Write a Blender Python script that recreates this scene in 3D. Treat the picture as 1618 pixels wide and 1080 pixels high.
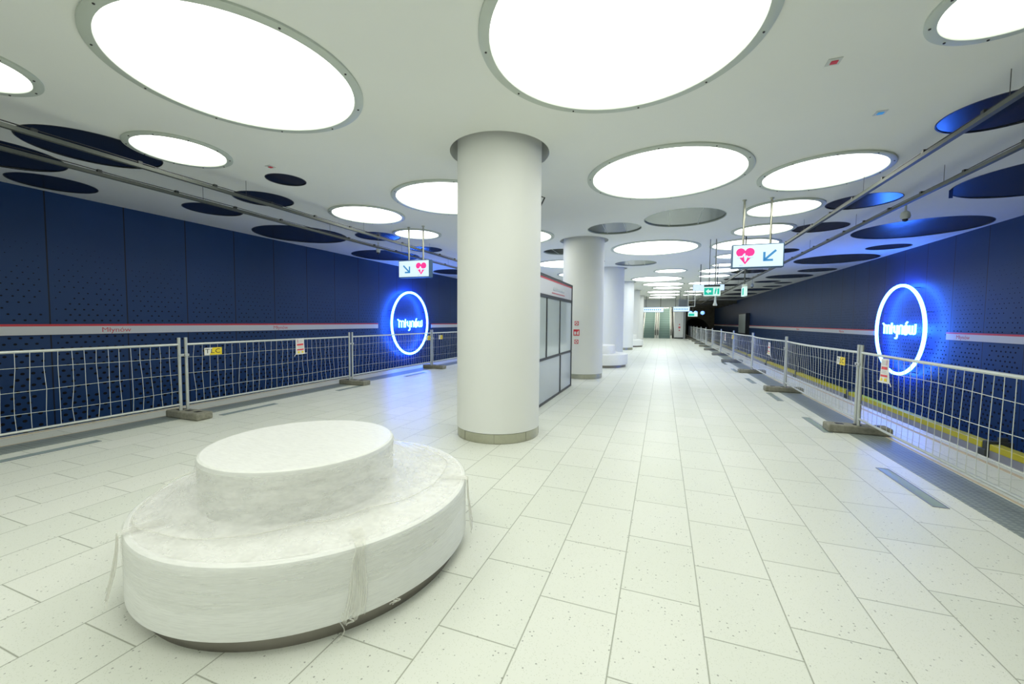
import bpy, bmesh, math, random
from mathutils import Vector, Matrix
PI = math.pi
for o in list(bpy.data.objects): bpy.data.objects.remove(o)
SC = bpy.context.scene
COL = SC.collection

# ------------------------------------------------------------------ camera
yaw, pitch, roll, CH = -.35465, -.05102, .00806, 1.5
fw = Vector((math.sin(yaw)*math.cos(pitch), math.cos(yaw)*math.cos(pitch), math.sin(pitch)))
rt = Vector((math.cos(yaw), -math.sin(yaw), 0)); up = rt.cross(fw)
r2 = rt*math.cos(roll)+up*math.sin(roll); u2 = -rt*math.sin(roll)+up*math.cos(roll)
cam = bpy.data.cameras.new('camera'); co = bpy.data.objects.new('camera', cam); COL.objects.link(co)
cam.sensor_width = 36; cam.lens = 641.45/1618*36; cam.clip_start = .05; cam.clip_end = 300
M = Matrix((r2, u2, -fw)).transposed().to_4x4(); M.translation = (0, 0, CH); co.matrix_world = M
SC.camera = co

# ------------------------------------------------------------------ world and exposure
w = bpy.data.worlds.new('world'); SC.world = w; w.use_nodes = True
w.node_tree.nodes['Background'].inputs[0].default_value = (.6, .7, .65, 1)
w.node_tree.nodes['Background'].inputs[1].default_value = .02
SC.view_settings.view_transform = 'Standard'; SC.view_settings.look = 'None'
SC.view_settings.gamma = 1; SC.view_settings.use_curve_mapping = False
SC.view_settings.exposure = 0.0
LIGHT = 3.9                       # radiance of the ceiling discs
LIGHT_NEAR = (.985, 1.0, .91); LIGHT_FAR = (.95, 1.0, 1.0)
NEON = (.035, .17, 1.0); NEON_E = 42

XL, XR, ZC = -10.05, 6.65, 3.68   # track walls and ceiling
PL, PR = -7.72, 3.5               # platform edges
YB, YE, YT = -4.6, 41.3, 62.0     # back wall, escalator wall, tunnel portal

# ------------------------------------------------------------------ material helpers
class NT:
    def __init__(s, name):
        s.m = bpy.data.materials.new(name); s.m.use_nodes = True
        s.t = s.m.node_tree; s.n = s.t.nodes; s.b = s.n['Principled BSDF']
    def new(s, ty, **k):
        x = s.n.new(ty)
        for a, v in k.items(): setattr(x, a, v)
        return x
    def link(s, a, b): s.t.links.new(a, b)
    def math(s, op, a, b=None, c=None, clamp=False):
        x = s.n.new('ShaderNodeMath'); x.operation = op; x.use_clamp = clamp
        for i, v in enumerate((a, b, c)):
            if v is None: continue
            if isinstance(v, (int, float)): x.inputs[i].default_value = v
            else: s.link(v, x.inputs[i])
        return x.outputs[0]
    def mix(s, f, a, b):
        x = s.n.new('ShaderNodeMix'); x.data_type = 'RGBA'
        for i, v in ((0, f), (6, a), (7, b)):
            if isinstance(v, (int, float)): x.inputs[i].default_value = v
            elif isinstance(v, tuple): x.inputs[i].default_value = (*v, 1)
            else: s.link(v, x.inputs[i])
        return x.outputs[2]
    def pos(s):
        g = s.n.new('ShaderNodeNewGeometry'); x = s.n.new('ShaderNodeSeparateXYZ')
        s.link(g.outputs['Position'], x.inputs[0]); return g.outputs['Position'], x.outputs
    def noise(s, vec, scale, detail=2, out=0):
        x = s.n.new('ShaderNodeTexNoise'); x.inputs['Scale'].default_value = scale
        x.inputs['Detail'].default_value = detail
        if vec is not None: s.link(vec, x.inputs['Vector'])
        return x.outputs[out]
    def bump(s, h, strength, dist=.01):
        x = s.n.new('ShaderNodeBump'); x.inputs['Strength'].default_value = strength
        x.inputs['Distance'].default_value = dist; s.link(h, x.inputs['Height'])
        s.link(x.outputs[0], s.b.inputs['Normal'])
    def set(s, **k):
        for a, v in k.items():
            i = s.b.inputs[a.replace('_', ' ')]
            i.default_value = (*v, 1) if isinstance(v, tuple) and len(v) == 3 else v

def mat(name, col, rough=.5, metal=0, nscale=0, namt=.08, bump=0, **k):
    t = NT(name); t.set(Base_Color=col, Roughness=rough, Metallic=metal)
    for a, v in k.items(): t.set(**{a: v})
    if nscale:
        tc = t.new('ShaderNodeTexCoord')
        n = t.noise(tc.outputs['Object'], nscale, 4)
        dk = tuple(c*(1-namt*2) for c in col)
        t.link(t.mix(n, dk, tuple(min(1, c*(1+namt)) for c in col)), t.b.inputs['Base Color'])
        if bump: t.bump(n, bump)
    return t.m

def emit(name, col, e, base=(.8, .8, .8)):
    t = NT(name); t.set(Base_Color=base, Emission_Color=col, Emission_Strength=e, Roughness=.6)
    return t.m

MT = {}
MT['ceiling'] = mat('ceiling_plaster', (.875, .90, .85), .8, nscale=.8, namt=.02)
MT['white'] = mat('white_column_cladding', (.86, .88, .84), .6, nscale=1.5, namt=.015)
MT['white_wall'] = mat('white_wall_cladding', (.82, .84, .81), .5, nscale=1.2, namt=.02)
MT['steel'] = mat('brushed_steel', (.50, .50, .40), .28, 1, nscale=30, namt=.06)
MT['dark_steel'] = mat('dark_plinth_steel', (.30, .28, .25), .35, .9, nscale=10, namt=.06)
MT['galv'] = mat('galvanised_tube', (.60, .63, .60), .38, .55, nscale=12, namt=.08)
MT['wire'] = mat('galvanised_wire', (.66, .69, .66), .42, .4, nscale=9, namt=.06)
MT['rim'] = mat('light_trim_ring', (.58, .64, .57), .5, nscale=3, namt=.02)
MT['bolt'] = mat('dark_bolt', (.05, .05, .05), .4, .5)
MT['trunk'] = mat('cable_trunking', (.10, .112, .095), .55, .1, nscale=5, namt=.12)
MT['black'] = mat('black_frame', (.03, .035, .035), .4, .2)
MT['rubber'] = mat('dark_rubber', (.015, .015, .015), .6)
MT['band_white'] = mat('band_white', (.74, .75, .76), .35)
MT['red'] = mat('red_enamel', (.72, .05, .07), .4)
MT['redtext'] = mat('red_lettering', (.70, .14, .16), .5)
MT['paper'] = mat('notice_paper', (.78, .78, .74), .6, nscale=8, namt=.03)
MT['yellow'] = mat('yellow_plate', (.85, .66, .03), .45, nscale=6, namt=.03)
MT['yellow_rail'] = mat('yellow_rail_cover', (.80, .70, .04), .45, nscale=3, namt=.06)
MT['grey_cover'] = mat('grey_rail_cover', (.42, .43, .46), .5, nscale=3, namt=.06)
MT['faint_red'] = mat('faded_pink_print', (.62, .42, .48), .5)
MT['ink'] = mat('dark_print', (.02, .03, .05), .5)
MT['dark_disc'] = mat('dark_glossy_panel', (.010, .014, .026), .22, nscale=1.3, namt=.1)
MT['mirror'] = mat('mirrored_panel', (.15, .18, .175), .2, 1, nscale=1.5, namt=.1)
MT['concrete'] = mat('track_concrete', (.32, .33, .34), .8, nscale=4, namt=.15, bump=.3)
MT['tunnel'] = mat('tunnel_concrete', (.16, .16, .125), .85, nscale=2, namt=.25, bump=.3)
MT['pane'] = mat('frosted_glass_pane', (.62, .70, .68), .08, nscale=.8, namt=.03)
MT['pane_low'] = mat('frosted_lower_panel', (.50, .56, .60), .12, nscale=.8, namt=.03)
MT['step'] = mat('escalator_step', (.15, .24, .21), .45, .3, nscale=20, namt=.1)
MT['step_edge'] = mat('escalator_riser', (.24, .33, .30), .45, .3)
MT['grey_box'] = mat('grey_sign_housing', (.30, .33, .36), .4, .4)
MT['cam'] = mat('camera_housing', (.62, .66, .62), .4)
MT['light_near'] = emit('lit_diffuser', LIGHT_NEAR, LIGHT)
MT['light_far'] = emit('lit_diffuser_cool', LIGHT_FAR, LIGHT*1.08)
MT['neon'] = emit('blue_white_neon', NEON, NEON_E)
MT['neon_text'] = emit('blue_white_neon_letters', (.035, .20, 1.0), 24)
MT['signlit'] = emit('lit_sign_face', (.60, .84, 1.0), .62, (.5, .55, .6))
MT['signwhite'] = emit('lit_white_sign', (.62, .82, 1.0), .75, (.5, .55, .6))
MT['signgreen'] = emit('lit_green', (.0, .40, .30), .9, (0, .3, .2))
MT['signgreen_white'] = emit('lit_green_white', (.6, .95, .9), .6, (.6, .65, .62))
MT['pink'] = emit('lit_pink_symbol', (.95, .02, .25), .8, (.5, .02, .15))
MT['arrow'] = emit('lit_blue_arrow', (.035, .22, .48), .9, (.02, .1, .2))
MT['screen_blue'] = emit('blue_screen', (.15, .35, 1), 2.2)
MT['lcd'] = mat('grey_display', (.12, .14, .16), .25)

def floor_mat():
    t = NT('terrazzo_floor_tiles'); p, s = t.pos()
    cb = t.new('ShaderNodeCombineXYZ')
    PW, LN = .4075, .609
    cell = t.math('DIVIDE', t.math('ADD', s[0], .185+40*PW), PW)
    row = t.math('FLOOR', cell); odd = t.math('MODULO', row, 2.0)
    ph = t.math('ADD', t.math('MULTIPLY', odd, -.22), .47+.0)
    # columns of tiles run along the platform, neighbours are shifted by a third of a tile
    yy = t.math('DIVIDE', t.math('SUBTRACT', t.math('ADD', s[1], 40*LN), ph), LN)
    fx = t.math('FRACT', cell); fy = t.math('FRACT', yy)
    dx = t.math('MULTIPLY', t.math('MINIMUM', fx, t.math('SUBTRACT', 1.0, fx)), PW)
    dy = t.math('MULTIPLY', t.math('MINIMUM', fy, t.math('SUBTRACT', 1.0, fy)), LN)
    d = t.math('MINIMUM', dx, dy)
    joint = t.math('SUBTRACT', 1.0, t.math('SMOOTH_MIN', t.math('DIVIDE', d, .0050), 1.0, .2), clamp=True)
    t.link(row, cb.inputs[0]); t.link(t.math('FLOOR', yy), cb.inputs[1])
    wn = t.new('ShaderNodeTexWhiteNoise'); t.link(cb.outputs[0], wn.inputs[0])
    base = t.mix(wn.outputs['Value'], (.755, .785, .70), (.81, .83, .755))
    # terrazzo chips: two sizes of speckle
    def chips(sc, thr, keep):
        v = t.new('ShaderNodeTexVoronoi'); v.inputs['Scale'].default_value = sc; t.link(p, v.inputs['Vector'])
        sp = t.new('ShaderNodeSeparateColor'); t.link(v.outputs['Color'], sp.inputs[0])
        return t.math('MULTIPLY', t.math('LESS_THAN', v.outputs['Distance'], thr), t.math('LESS_THAN', sp.outputs[0], keep))
    c1 = chips(62, .27, .07); c2 = chips(150, .34, .26)
    base = t.mix(t.math('MULTIPLY', c2, .36), base, (.42, .46, .34))
    base = t.mix(t.math('MULTIPLY', c1, .62), base, (.14, .15, .12))
    st = t.noise(p, .9, 5)
    base = t.mix(t.math('MULTIPLY', t.math('SUBTRACT', st, .45, clamp=True), .35), base, (.64, .66, .56))
    base = t.mix(t.math('MULTIPLY', joint, .88), base, (.20, .22, .15))
    t.link(base, t.b.inputs['Base Color'])
    t.set(Specular_IOR_Level=.4, Roughness=.36)
    t.bump(t.math('MULTIPLY', joint, -1.0), .25, .002)
    return t.m

def wall_mat(y0=0.0):
    t = NT('navy_perforated_cladding'); p, s = t.pos()
    pit = 1.1
    u = t.math('DIVIDE', t.math('ADD', s[1], 44-y0), pit); fu = t.math('FRACT', u)
    e = t.math('MINIMUM', fu, t.math('SUBTRACT', 1.0, fu))
    seam = t.math('LESS_THAN', e, .009)
    inside = t.math('GREATER_THAN', e, .07)
    RX, RZ = .125, .10
    rz = t.math('DIVIDE', t.math('ADD', s[2], 10.0), RZ); rr = t.math('FLOOR', rz)
    off = t.math('MULTIPLY', t.math('MODULO', rr, 2.0), .5)
    cy = t.math('ADD', t.math('DIVIDE', t.math('ADD', s[1], 44.0), RX), off)
    du = t.math('MULTIPLY', t.math('SUBTRACT', t.math('FRACT', cy), .5), RX)
    dv = t.math('MULTIPLY', t.math('SUBTRACT', t.math('FRACT', rz), .5), RZ*1.25)
    d = t.math('SQRT', t.math('ADD', t.math('MULTIPLY', du, du), t.math('MULTIPLY', dv, dv)))
    mr = t.new('ShaderNodeMapRange'); t.link(s[2], mr.inputs[0])
    mr.inputs[1].default_value = 2.75; mr.inputs[2].default_value = 0.2
    mr.inputs[3].default_value = .006; mr.inputs[4].default_value = .030
    cb = t.new('ShaderNodeCombineXYZ'); t.link(t.math('FLOOR', cy), cb.inputs[0]); t.link(rr, cb.inputs[1])
    wn = t.new('ShaderNodeTexWhiteNoise'); t.link(cb.outputs[0], wn.inputs[0])
    keep = t.math('MULTIPLY', t.math('GREATER_THAN', wn.outputs['Value'], .17), t.math('LESS_THAN', s[2], 2.8))
    hole = t.math('MULTIPLY', t.math('LESS_THAN', d, mr.outputs[0]), t.math('MULTIPLY', keep, inside))
    n = t.noise(p, .7, 4)
    base = t.mix(n, (.006, .036, .125), (.010, .054, .18))
    base = t.mix(hole, base, (.002, .003, .006)); base = t.mix(seam, base, (.003, .006, .015))
    t.link(base, t.b.inputs['Base Color']); t.set(Specular_IOR_Level=.4)
    t.link(t.math('ADD', .45, t.math('MULTIPLY', hole, .45)), t.b.inputs['Roughness'])
    h = t.math('MAXIMUM', hole, seam)
    t.bump(t.math('MULTIPLY', h, -1.0), .35, .01)
    return t.m

def tactile_mat():
    t = NT('grey_studded_strip'); p, s = t.pos()
    a = t.math('SUBTRACT', t.math('FRACT', t.math('DIVIDE', s[0], .05)), .5)
    b = t.math('SUBTRACT', t.math('FRACT', t.math('DIVIDE', s[1], .05)), .5)
    d = t.math('SQRT', t.math('ADD', t.math('MULTIPLY', a, a), t.math('MULTIPLY', b, b)))
    st = t.math('LESS_THAN', d, .3)
    f = t.math('FRACT', t.math('DIVIDE', s[1], .4)); j = t.math('LESS_THAN', f, .02)
    base = t.mix(st, (.25, .29, .27), (.37, .41, .38))
    base = t.mix(t.math('MULTIPLY', t.noise(p, 6, 4), .5), base, (.20, .24, .24))
    base = t.mix(j, base, (.14, .16, .15))
    t.link(base, t.b.inputs['Base Color']); t.set(Roughness=.45); t.bump(st, .5, .004)
    return t.m

def wrap_mat(name, alpha, col, streak, bump=.15, var=.5, rough=.25):
    t = NT(name); tc = t.new('ShaderNodeTexCoord')
    mp = t.new('ShaderNodeMapping'); mp.inputs['Scale'].default_value = streak; t.link(tc.outputs['Object'], mp.inputs[0])
    n = t.noise(mp.outputs[0], 5, 5); n2 = t.noise(mp.outputs[0], 19, 4)
    h = t.math('ADD', n, t.math('MULTIPLY', n2, .5))
    t.set(Base_Color=col, Roughness=rough, Specular_IOR_Level=.5)
    if alpha >= 1:
        t.link(t.mix(t.math('MULTIPLY', t.math('SUBTRACT', n2, .42, clamp=True), 2.2, clamp=True), col, tuple(c*.86 for c in col)), t.b.inputs['Base Color'])
    if alpha < 1:
        f = t.math('ADD', t.math('MULTIPLY', t.math('SUBTRACT', n, .5), var), alpha, clamp=True)
        t.link(f, t.b.inputs['Alpha'])
    t.bump(h, bump, .008)
    return t.m
MT['floor'] = floor_mat(); MT['wall_l'] = wall_mat(3.86); MT['wall_r'] = wall_mat(12.03-11*1.1)
MT['tactile'] = tactile_mat()
MT['beige'] = mat('beige_expansion_joint', (.62, .52, .36), .6)
MT['wrap_top'] = wrap_mat('stretch_wrapped_top', 1, (.90, .91, .88), (1.2, 7, 7), .3, rough=.32)
MT['wrap_side'] = wrap_mat('stretch_wrapped_side', 1, (.88, .90, .855), (.7, .7, 9), .12, rough=.4)
MT['film'] = wrap_mat('clear_stretch_film', .34, (.92, .925, .88), (1.6, 1.6, 5), .12, .9, .2)
MT['film_thin'] = wrap_mat('clear_film_band', .22, (.90, .92, .87), (.5, .5, 16), .25, .5, .16)
MT['film_tail'] = wrap_mat('loose_film', .42, (.88, .88, .80), (6, 6, 1), .3, .5, .2)

def foot_mat():
    t = NT('dirty_concrete_foot'); tc = t.new('ShaderNodeTexCoord')
    n = t.noise(tc.outputs['Object'], 22, 6); n2 = t.noise(tc.outputs['Object'], 5, 3)
    b = t.mix(n, (.12, .12, .09), (.46, .45, .36)); b = t.mix(t.math('MULTIPLY', n2, .5), b, (.16, .16, .125))
    t.link(b, t.b.inputs['Base Color']); t.set(Roughness=.85); t.bump(n, .5, .01); return t.m
MT['foot'] = foot_mat()

# ------------------------------------------------------------------ mesh helpers
def B(): return bmesh.new()
def box(bm, x0, x1, y0, y1, z0, z1, bev=0):
    r = bmesh.ops.create_cube(bm, size=1)
    vs = r['verts']
    for v in vs: v.co = Vector(((x0+x1)/2+v.co.x*(x1-x0), (y0+y1)/2+v.co.y*(y1-y0), (z0+z1)/2+v.co.z*(z1-z0)))
    if bev:
        es = list({e for v in vs for e in v.link_edges})
        bmesh.ops.bevel(bm, geom=es, offset=bev, segments=2, affect='EDGES', profile=.5)
    return bm
def tube(bm, pts, r, n=8, closed=False, cap=True):
    pts = [Vector(p) for p in pts]; N = len(pts); rings = []
    prev = None
    for i, p in enumerate(pts):
        if closed: d = (pts[(i+1) % N]-pts[i-1])
        else: d = (pts[min(i+1, N-1)]-pts[max(i-1, 0)])
        d = d.normalized() if d.length > 1e-9 else Vector((0, 0, 1))
        if prev is None:
            a = Vector((0, 0, 1)) if abs(d.z) < .9 else Vector((1, 0, 0))
            a = (a-d*a.dot(d)).normalized()
        else:
            a = prev-d*prev.dot(d)
            a = a.normalized() if a.length > 1e-6 else prev
        prev = a; b = d.cross(a)
        rings.append([bm.verts.new(p+(a*math.cos(2*PI*k/n)+b*math.sin(2*PI*k/n))*r) for k in range(n)])
    for i in range(N if closed else N-1):
        A, C = rings[i], rings[(i+1) % N]
        for k in range(n): bm.faces.new((A[k], A[(k+1) % n], C[(k+1) % n], C[k]))
    if cap and not closed:
        bm.faces.new(rings[0][::-1]); bm.faces.new(rings[-1])
    return bm
def lathe(bm, prof, cx=0, cy=0, n=64, cap0=False, cap1=False):
    R = [[bm.verts.new((cx+r*math.cos(2*PI*k/n), cy+r*math.sin(2*PI*k/n), z)) for k in range(n)] for r, z in prof]
    for A, C in zip(R, R[1:]):
        for k in range(n): bm.faces.new((A[k], A[(k+1) % n], C[(k+1) % n], C[k]))
    if cap0: bm.faces.new(R[0][::-1])
    if cap1: bm.faces.new(R[-1])
    return bm
def prism(bm, pts, thick, fr):
    """polygon pts in (u,v) extruded by thick; fr(u,v,w) -> world point"""
    A = [bm.verts.new(fr(u, v, 0)) for u, v in pts]; C = [bm.verts.new(fr(u, v, thick)) for u, v in pts]
    n = len(pts)
    bm.faces.new(A); bm.faces.new(C[::-1])
    for i in range(n): bm.faces.new((A[i], C[i], C[(i+1) % n], A[(i+1) % n]))
    return bm
def finish(name, bm, m, parent=None, smooth=False, loc=None):
    bmesh.ops.recalc_face_normals(bm, faces=bm.faces)
    me = bpy.data.meshes.new(name); bm.to_mesh(me); bm.free()
    me.materials.append(MT[m] if isinstance(m, str) else m)
    if smooth:
        me.polygons.foreach_set('use_smooth', [True]*len(me.polygons))
        try: me.set_sharp_from_angle(angle=math.radians(38))
        except Exception: pass
    o = bpy.data.objects.new(name, me); COL.objects.link(o)
    if loc: o.location = loc
    if parent: o.parent = parent
    return o
def tag(o, label, cat, group=None):
    o['label'] = label; o['category'] = cat
    if group: o['group'] = group
    return o
def thing(name, label, cat, loc=(0, 0, 0), group=None, rz=0):
    o = bpy.data.objects.new(name, None); COL.objects.link(o); o.location = loc; o.rotation_euler = (0, 0, rz)
    o.empty_display_size = .1
    return tag(o, label, cat, group)
def struct(name, bm, m, smooth=False):
    o = finish(name, bm, m, None, smooth); o['kind'] = 'structure'; return o
def dup(root, loc=None, label=None, group=None, rz=None):
    r = root.copy(); COL.objects.link(r)
    if loc is not None: r.location = loc
    if rz is not None: r.rotation_euler = (0, 0, rz)
    if label: r['label'] = label
    if group: r['group'] = group
    for c in list(root.children):
        c2 = c.copy(); COL.objects.link(c2); c2.parent = r
        for g in list(c.children):
            g2 = g.copy(); COL.objects.link(g2); g2.parent = c2
    return r
def text(name, s, size, m, parent, mtx, extrude=.001, spacing=1.0, align='CENTER', xs=1.0):
    cu = bpy.data.curves.new(name, 'FONT'); cu.body = s; cu.size = size; cu.extrude = extrude
    cu.align_x = align; cu.align_y = 'CENTER'; cu.space_character = spacing; cu.resolution_u = 3
    t = bpy.data.objects.new(name, cu); COL.objects.link(t)
    dg = bpy.context.evaluated_depsgraph_get(); me = bpy.data.meshes.new_from_object(t.evaluated_get(dg))
    bpy.data.objects.remove(t); me.name = name
    for v in me.vertices: v.co.x *= xs
    me.transform(mtx); me.materials.clear(); me.materials.append(MT[m])
    o = bpy.data.objects.new(name, me); COL.objects.link(o); o.parent = parent
    return o
def frame(origin, right, upv):
    r, u = Vector(right), Vector(upv); n = r.cross(u)
    m = Matrix((r, u, n)).transposed().to_4x4(); m.translation = origin; return m

# ------------------------------------------------------------------ ceiling discs
NEARC = [ # x, y, r, label
 (-3.64, 2.71, .95, 'large round white ceiling light above the wrapped bench, upper left of the photo'),
 (-.37, 3.33, 1.00, 'largest-looking round white ceiling light, cut by the top edge over the front column'),
 (2.22, 3.76, .44, 'small round white ceiling light cut off at the top right corner of the photo'),
 (-5.76, 1.69, .45, 'round white ceiling light cut off by the left edge of the photo'),
 (-5.94, 3.56, .49, 'small round white ceiling light beside the big dark disc, nearest in the left row'),
 (-3.62, 6.56, .95, 'large round white ceiling light half hidden behind the left side of the front column'),
 (-5.79, 6.96, .68, 'medium round white ceiling light left of the hanging heart sign with rods over the fence'),
 (-5.87, 8.89, .53, 'small round white ceiling light seen behind the rods of the left heart sign'),
 (-.01, 6.56, 1.06, 'large round white ceiling light right of the front column, over the main aisle'),
 (2.10, 7.17, .73, 'medium round white ceiling light with blue rim, right of the large aisle light'),
 (2.07, 9.08, .58, 'small round white ceiling light directly above the right heart sign'),
 (2.13, 11.01, .58, 'small round white ceiling light crossed by the rods of the right heart sign'),
 (2.07, 12.89, .80, 'wide white ceiling light partly hidden behind the top of the right heart sign'),
 (-.28, 12.75, 1.16, 'large round white ceiling light between two grey mirrored discs over the aisle'),
 (2.08, 14.96, .48, 'small white ceiling light half hidden by the left edge of the right heart sign'),
 (2.12, 17.1, .42, 'thin white ceiling light just below the left edge of the right heart sign'),
 (-3.54, 15.23, 1.0, 'white ceiling light seen in the gap between the front column and the second column'),
 (2.13, 18.86, .72, 'long flat white ceiling light below the right heart sign, above the wide white sign'),
 (2.18, 21.0, .64, 'small flat white ceiling light just above the green exit sign rods'),
 (.25, 18.5, .60, 'smaller white ceiling light to the right and above the row over the columns'),
 (-.34, 21.7, 1.16, 'wide flat white ceiling light right of the third column top'),
 (-.04, 24.78, 1.07, 'flat white ceiling light over the aisle, second beyond the third column'),
 (2.10, 24.6, .81, 'flat white ceiling light seen just above the wide white hanging sign'),
 (.22, 27.36, .84, 'narrow flat white ceiling light over the aisle, third beyond the third column'),
 (0, 30.9, 1.1, 'faint flat white ceiling light over the aisle, third from the escalators'),
 (2.15, 27.8, .62, 'thin white ceiling light left of the wide hanging sign, beyond its rods'),
 (2.1, 30.9, .75, 'thin white ceiling light above the grey hanging display'),
 (.1, 34.3, 1.1, 'faint flat white ceiling light over the aisle, second from the escalators'),
 (-.1, 37.8, 1.1, 'white ceiling light nearest the escalator wall'),
 (2.1, 34.6, .7, 'thin white ceiling light nearest the tunnel side of the escalator wall'),
 (-3.6, 9.95, .9, 'round white ceiling light added as unseen fill, hidden behind the front column'),  # unseen discs behind the columns are added to light the left side
 (-3.6, 18.8, 1.0, 'round white ceiling light added as unseen fill behind the second column'),
 (-3.6, 24.5, 1.0, 'round white ceiling light added as unseen fill on the left side behind the third column'),
 (-3.6, 31., 1.0, 'round white ceiling light added as unseen fill on the left side behind the last columns'),
 (-5.85, 13.0, .8, 'round white ceiling light added as unseen fill over the left fence, hidden by the front column'),
 (-5.85, 16.9, .6, 'tiny white spot of ceiling light in the gap left of the second column'),
 (-5.85, 21, .7, 'round white ceiling light added as unseen fill over the far left fence, hidden by the second column'),
 (-.4, .2, 1.0, 'round white ceiling light added as unseen fill straight above the viewpoint'),  # discs from here on are added out of frame to brighten the foreground
 (-3.6, -.7, .95, 'round white ceiling light added as unseen fill behind the viewpoint on the left'),
 (2.1, .8, .6, 'round white ceiling light added as unseen fill behind the viewpoint on the right'),
 (-5.9, -1.0, .6, 'round white ceiling light added as unseen fill behind the viewpoint over the left fence'),
 (-.4, -2.9, 1.0, 'round white ceiling light added as unseen fill behind the viewpoint over the aisle'),
]
DARK = [
 (-6.97, 3.16, .68, 'big dark ceiling disc crossed by the inner cable rail, beside the small white light'),
 (-8.44, 2.74, .72, 'big dark ceiling disc cut by the left photo edge, under the outer cable rail'),
 (-9.38, 3.72, .52, 'dark ceiling disc closest to the left wall and the left photo edge'),
 (-8.49, 5.65, .50, 'small dark ceiling disc crossed by the outer left cable rail'),
 (-6.87, 5.47, .49, 'small dark ceiling disc above the inner left cable rail'),
 (-5.59, 4.84, .29, 'tiny dark ceiling disc standing alone, smallest of the left side'),
 (-8.80, 8.06, 1.10, 'large dark ceiling disc touching the top of the left wall'),
 (-7.03, 8.84, .57, 'small dark bluish ceiling disc left of the heart sign rods, on the inner cable rail'),
 (-6.88, 10.89, .5, 'small blue-lit ceiling disc behind the rods of the left heart sign'),
 (-8.84, 11.53, 1.11, 'large dark ceiling disc with blue reflection, above the left neon ring'),
 (-8.75, 16.31, 1.0, 'dark ceiling disc between the left heart sign and the front column'),
 (-6.9, 14.4, .5, 'small dark ceiling disc hidden behind the front column'),
 (3.24, 5.73, .52, 'dark ceiling disc at the right photo edge crossed by the inner right cable rail'),
 (5.42, 8.37, 1.17, 'huge dark ceiling disc at the right photo edge near the hanging strap'),
 (3.29, 9.07, .54, 'bright blue-lit dark ceiling disc on the inner right cable rail'),
 (3.29, 11.18, .54, 'small dark ceiling disc on the inner right cable rail, behind the bright blue-lit one'),
 (5.38, 12.0, 1.17, 'large dark ceiling disc with blue streaks beneath the dome camera'),
 (5.92, 14.56, .5, 'small dark ceiling disc just above the right neon ring near the wall'),
 (5.41, 16.81, 1.16, 'long dark ceiling disc third of the big ones along the right wall'),
 (3.31, 14.43, .45, 'small dark ceiling disc touching the right edge of the right heart sign'),
 (5.84, 19.96, .66, 'small dark ceiling disc along the right wall, after the third big one'),
 (5.43, 22.25, .93, 'flat dark ceiling disc right of the small hanging camera'),
 (3.4, 19.72, .7, 'flat dark ceiling disc just under the right heart sign'),
 (3.44, 22.88, .63, 'thin dark ceiling disc left of the edge-on green sign rod'),
 (5.08, 24.73, .6, 'thin dark ceiling disc right of the edge-on green sign rod'),
 (6.0, 25.6, .42, 'thin dark ceiling disc nearest the right wall in the far group'),
 (6.0, 27.9, .5, 'very thin dark ceiling disc by the right wall before the far long one'),
 (5.43, 30.4, 1.13, 'long thin dark ceiling disc above the edge-on green sign'),
 (3.4, 26.4, .7, 'thin dark ceiling disc behind the far cable rail, upper one'),
 (3.4, 30.2, .6, 'thin dark ceiling disc behind the far cable rail, middle one'),
 (3.4, 34, .7, 'thin dark ceiling disc behind the far cable rail, lower one'),
 (5.4, 34.6, 1.1, 'dark ceiling disc beside the right wall, third from the tunnel'),
 (5.4, 39.5, 1.1, 'dark ceiling disc beside the right wall, second from the tunnel'),
 (5.4, 45, 1.1, 'dark ceiling disc beside the right wall, nearest the tunnel'),
]
MIRR = [
 (-1.12, 9.87, .62, 'grey mirrored ceiling disc above the second column top, smaller of the near pair'),
 (.36, 9.32, .80, 'grey mirrored ceiling disc, the largest, right of the second column'),
 (-1.0, 15.83, .75, 'grey mirrored ceiling disc above the third column, under the big white light'),
 (-3.03, 12.57, .57, 'dark mirrored ceiling disc in the gap between front and second columns'),
]
COLY = [5.02, 11.07, 17.1, 23.15, 29.2, 35.25]
CX, CR = -2.05, .548

# ------------------------------------------------------------------ room shell
def slab(name, m, x0, x1, y0, y1, z0, z1): return struct(name, box(B(), x0, x1, y0, y1, z0, z1), m)
slab('floor', 'floor', PL, PR, YB, YE+.1, -.14, 0)
slab('floor_track_right', 'concrete', PR-.6, XR, YB, YT, -1.4, -1.15)
slab('floor_track_left', 'concrete', XL, PL+.6, YB, YT, -1.4, -1.15)
slab('wall_under_right_edge', 'concrete', PR-.55, PR-.35, YB, YT, -1.15, -.14)
slab('wall_under_left_edge', 'concrete', PL+.35, PL+.55, YB, YT, -1.15, -.14)
slab('wall_left', 'wall_l', XL-.2, XL, YB, YT, -1.4, ZC)
slab('wall_right', 'wall_r', XR, XR+.2, YB, YT, -1.4, ZC)
slab('wall_back', 'white_wall', XL, XR, YB-.2, YB, -1.4, ZC)
bm = B()
holes = [(x, y, r) for x, y, r, _ in DARK+MIRR]+[(CX, y, .645) for y in COLY]
es = []
def loop(pts):
    vs = [bm.verts.new(p) for p in pts]
    for i in range(len(vs)): es.append(bm.edges.new((vs[i], vs[(i+1) % len(vs)])))
CT = YT
loop([(XL, YB, ZC), (XR, YB, ZC), (XR, CT, ZC), (1.15, CT, ZC), (1.15, YE+.3, ZC), (XL, YE+.3, ZC)])
for x, y, r in holes: loop([(x+r*math.cos(2*PI*k/64), y+r*math.sin(2*PI*k/64), ZC) for k in range(64)])
bmesh.ops.triangle_fill(bm, use_beauty=True, use_dissolve=False, edges=es, normal=(0, 0, -1))
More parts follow.
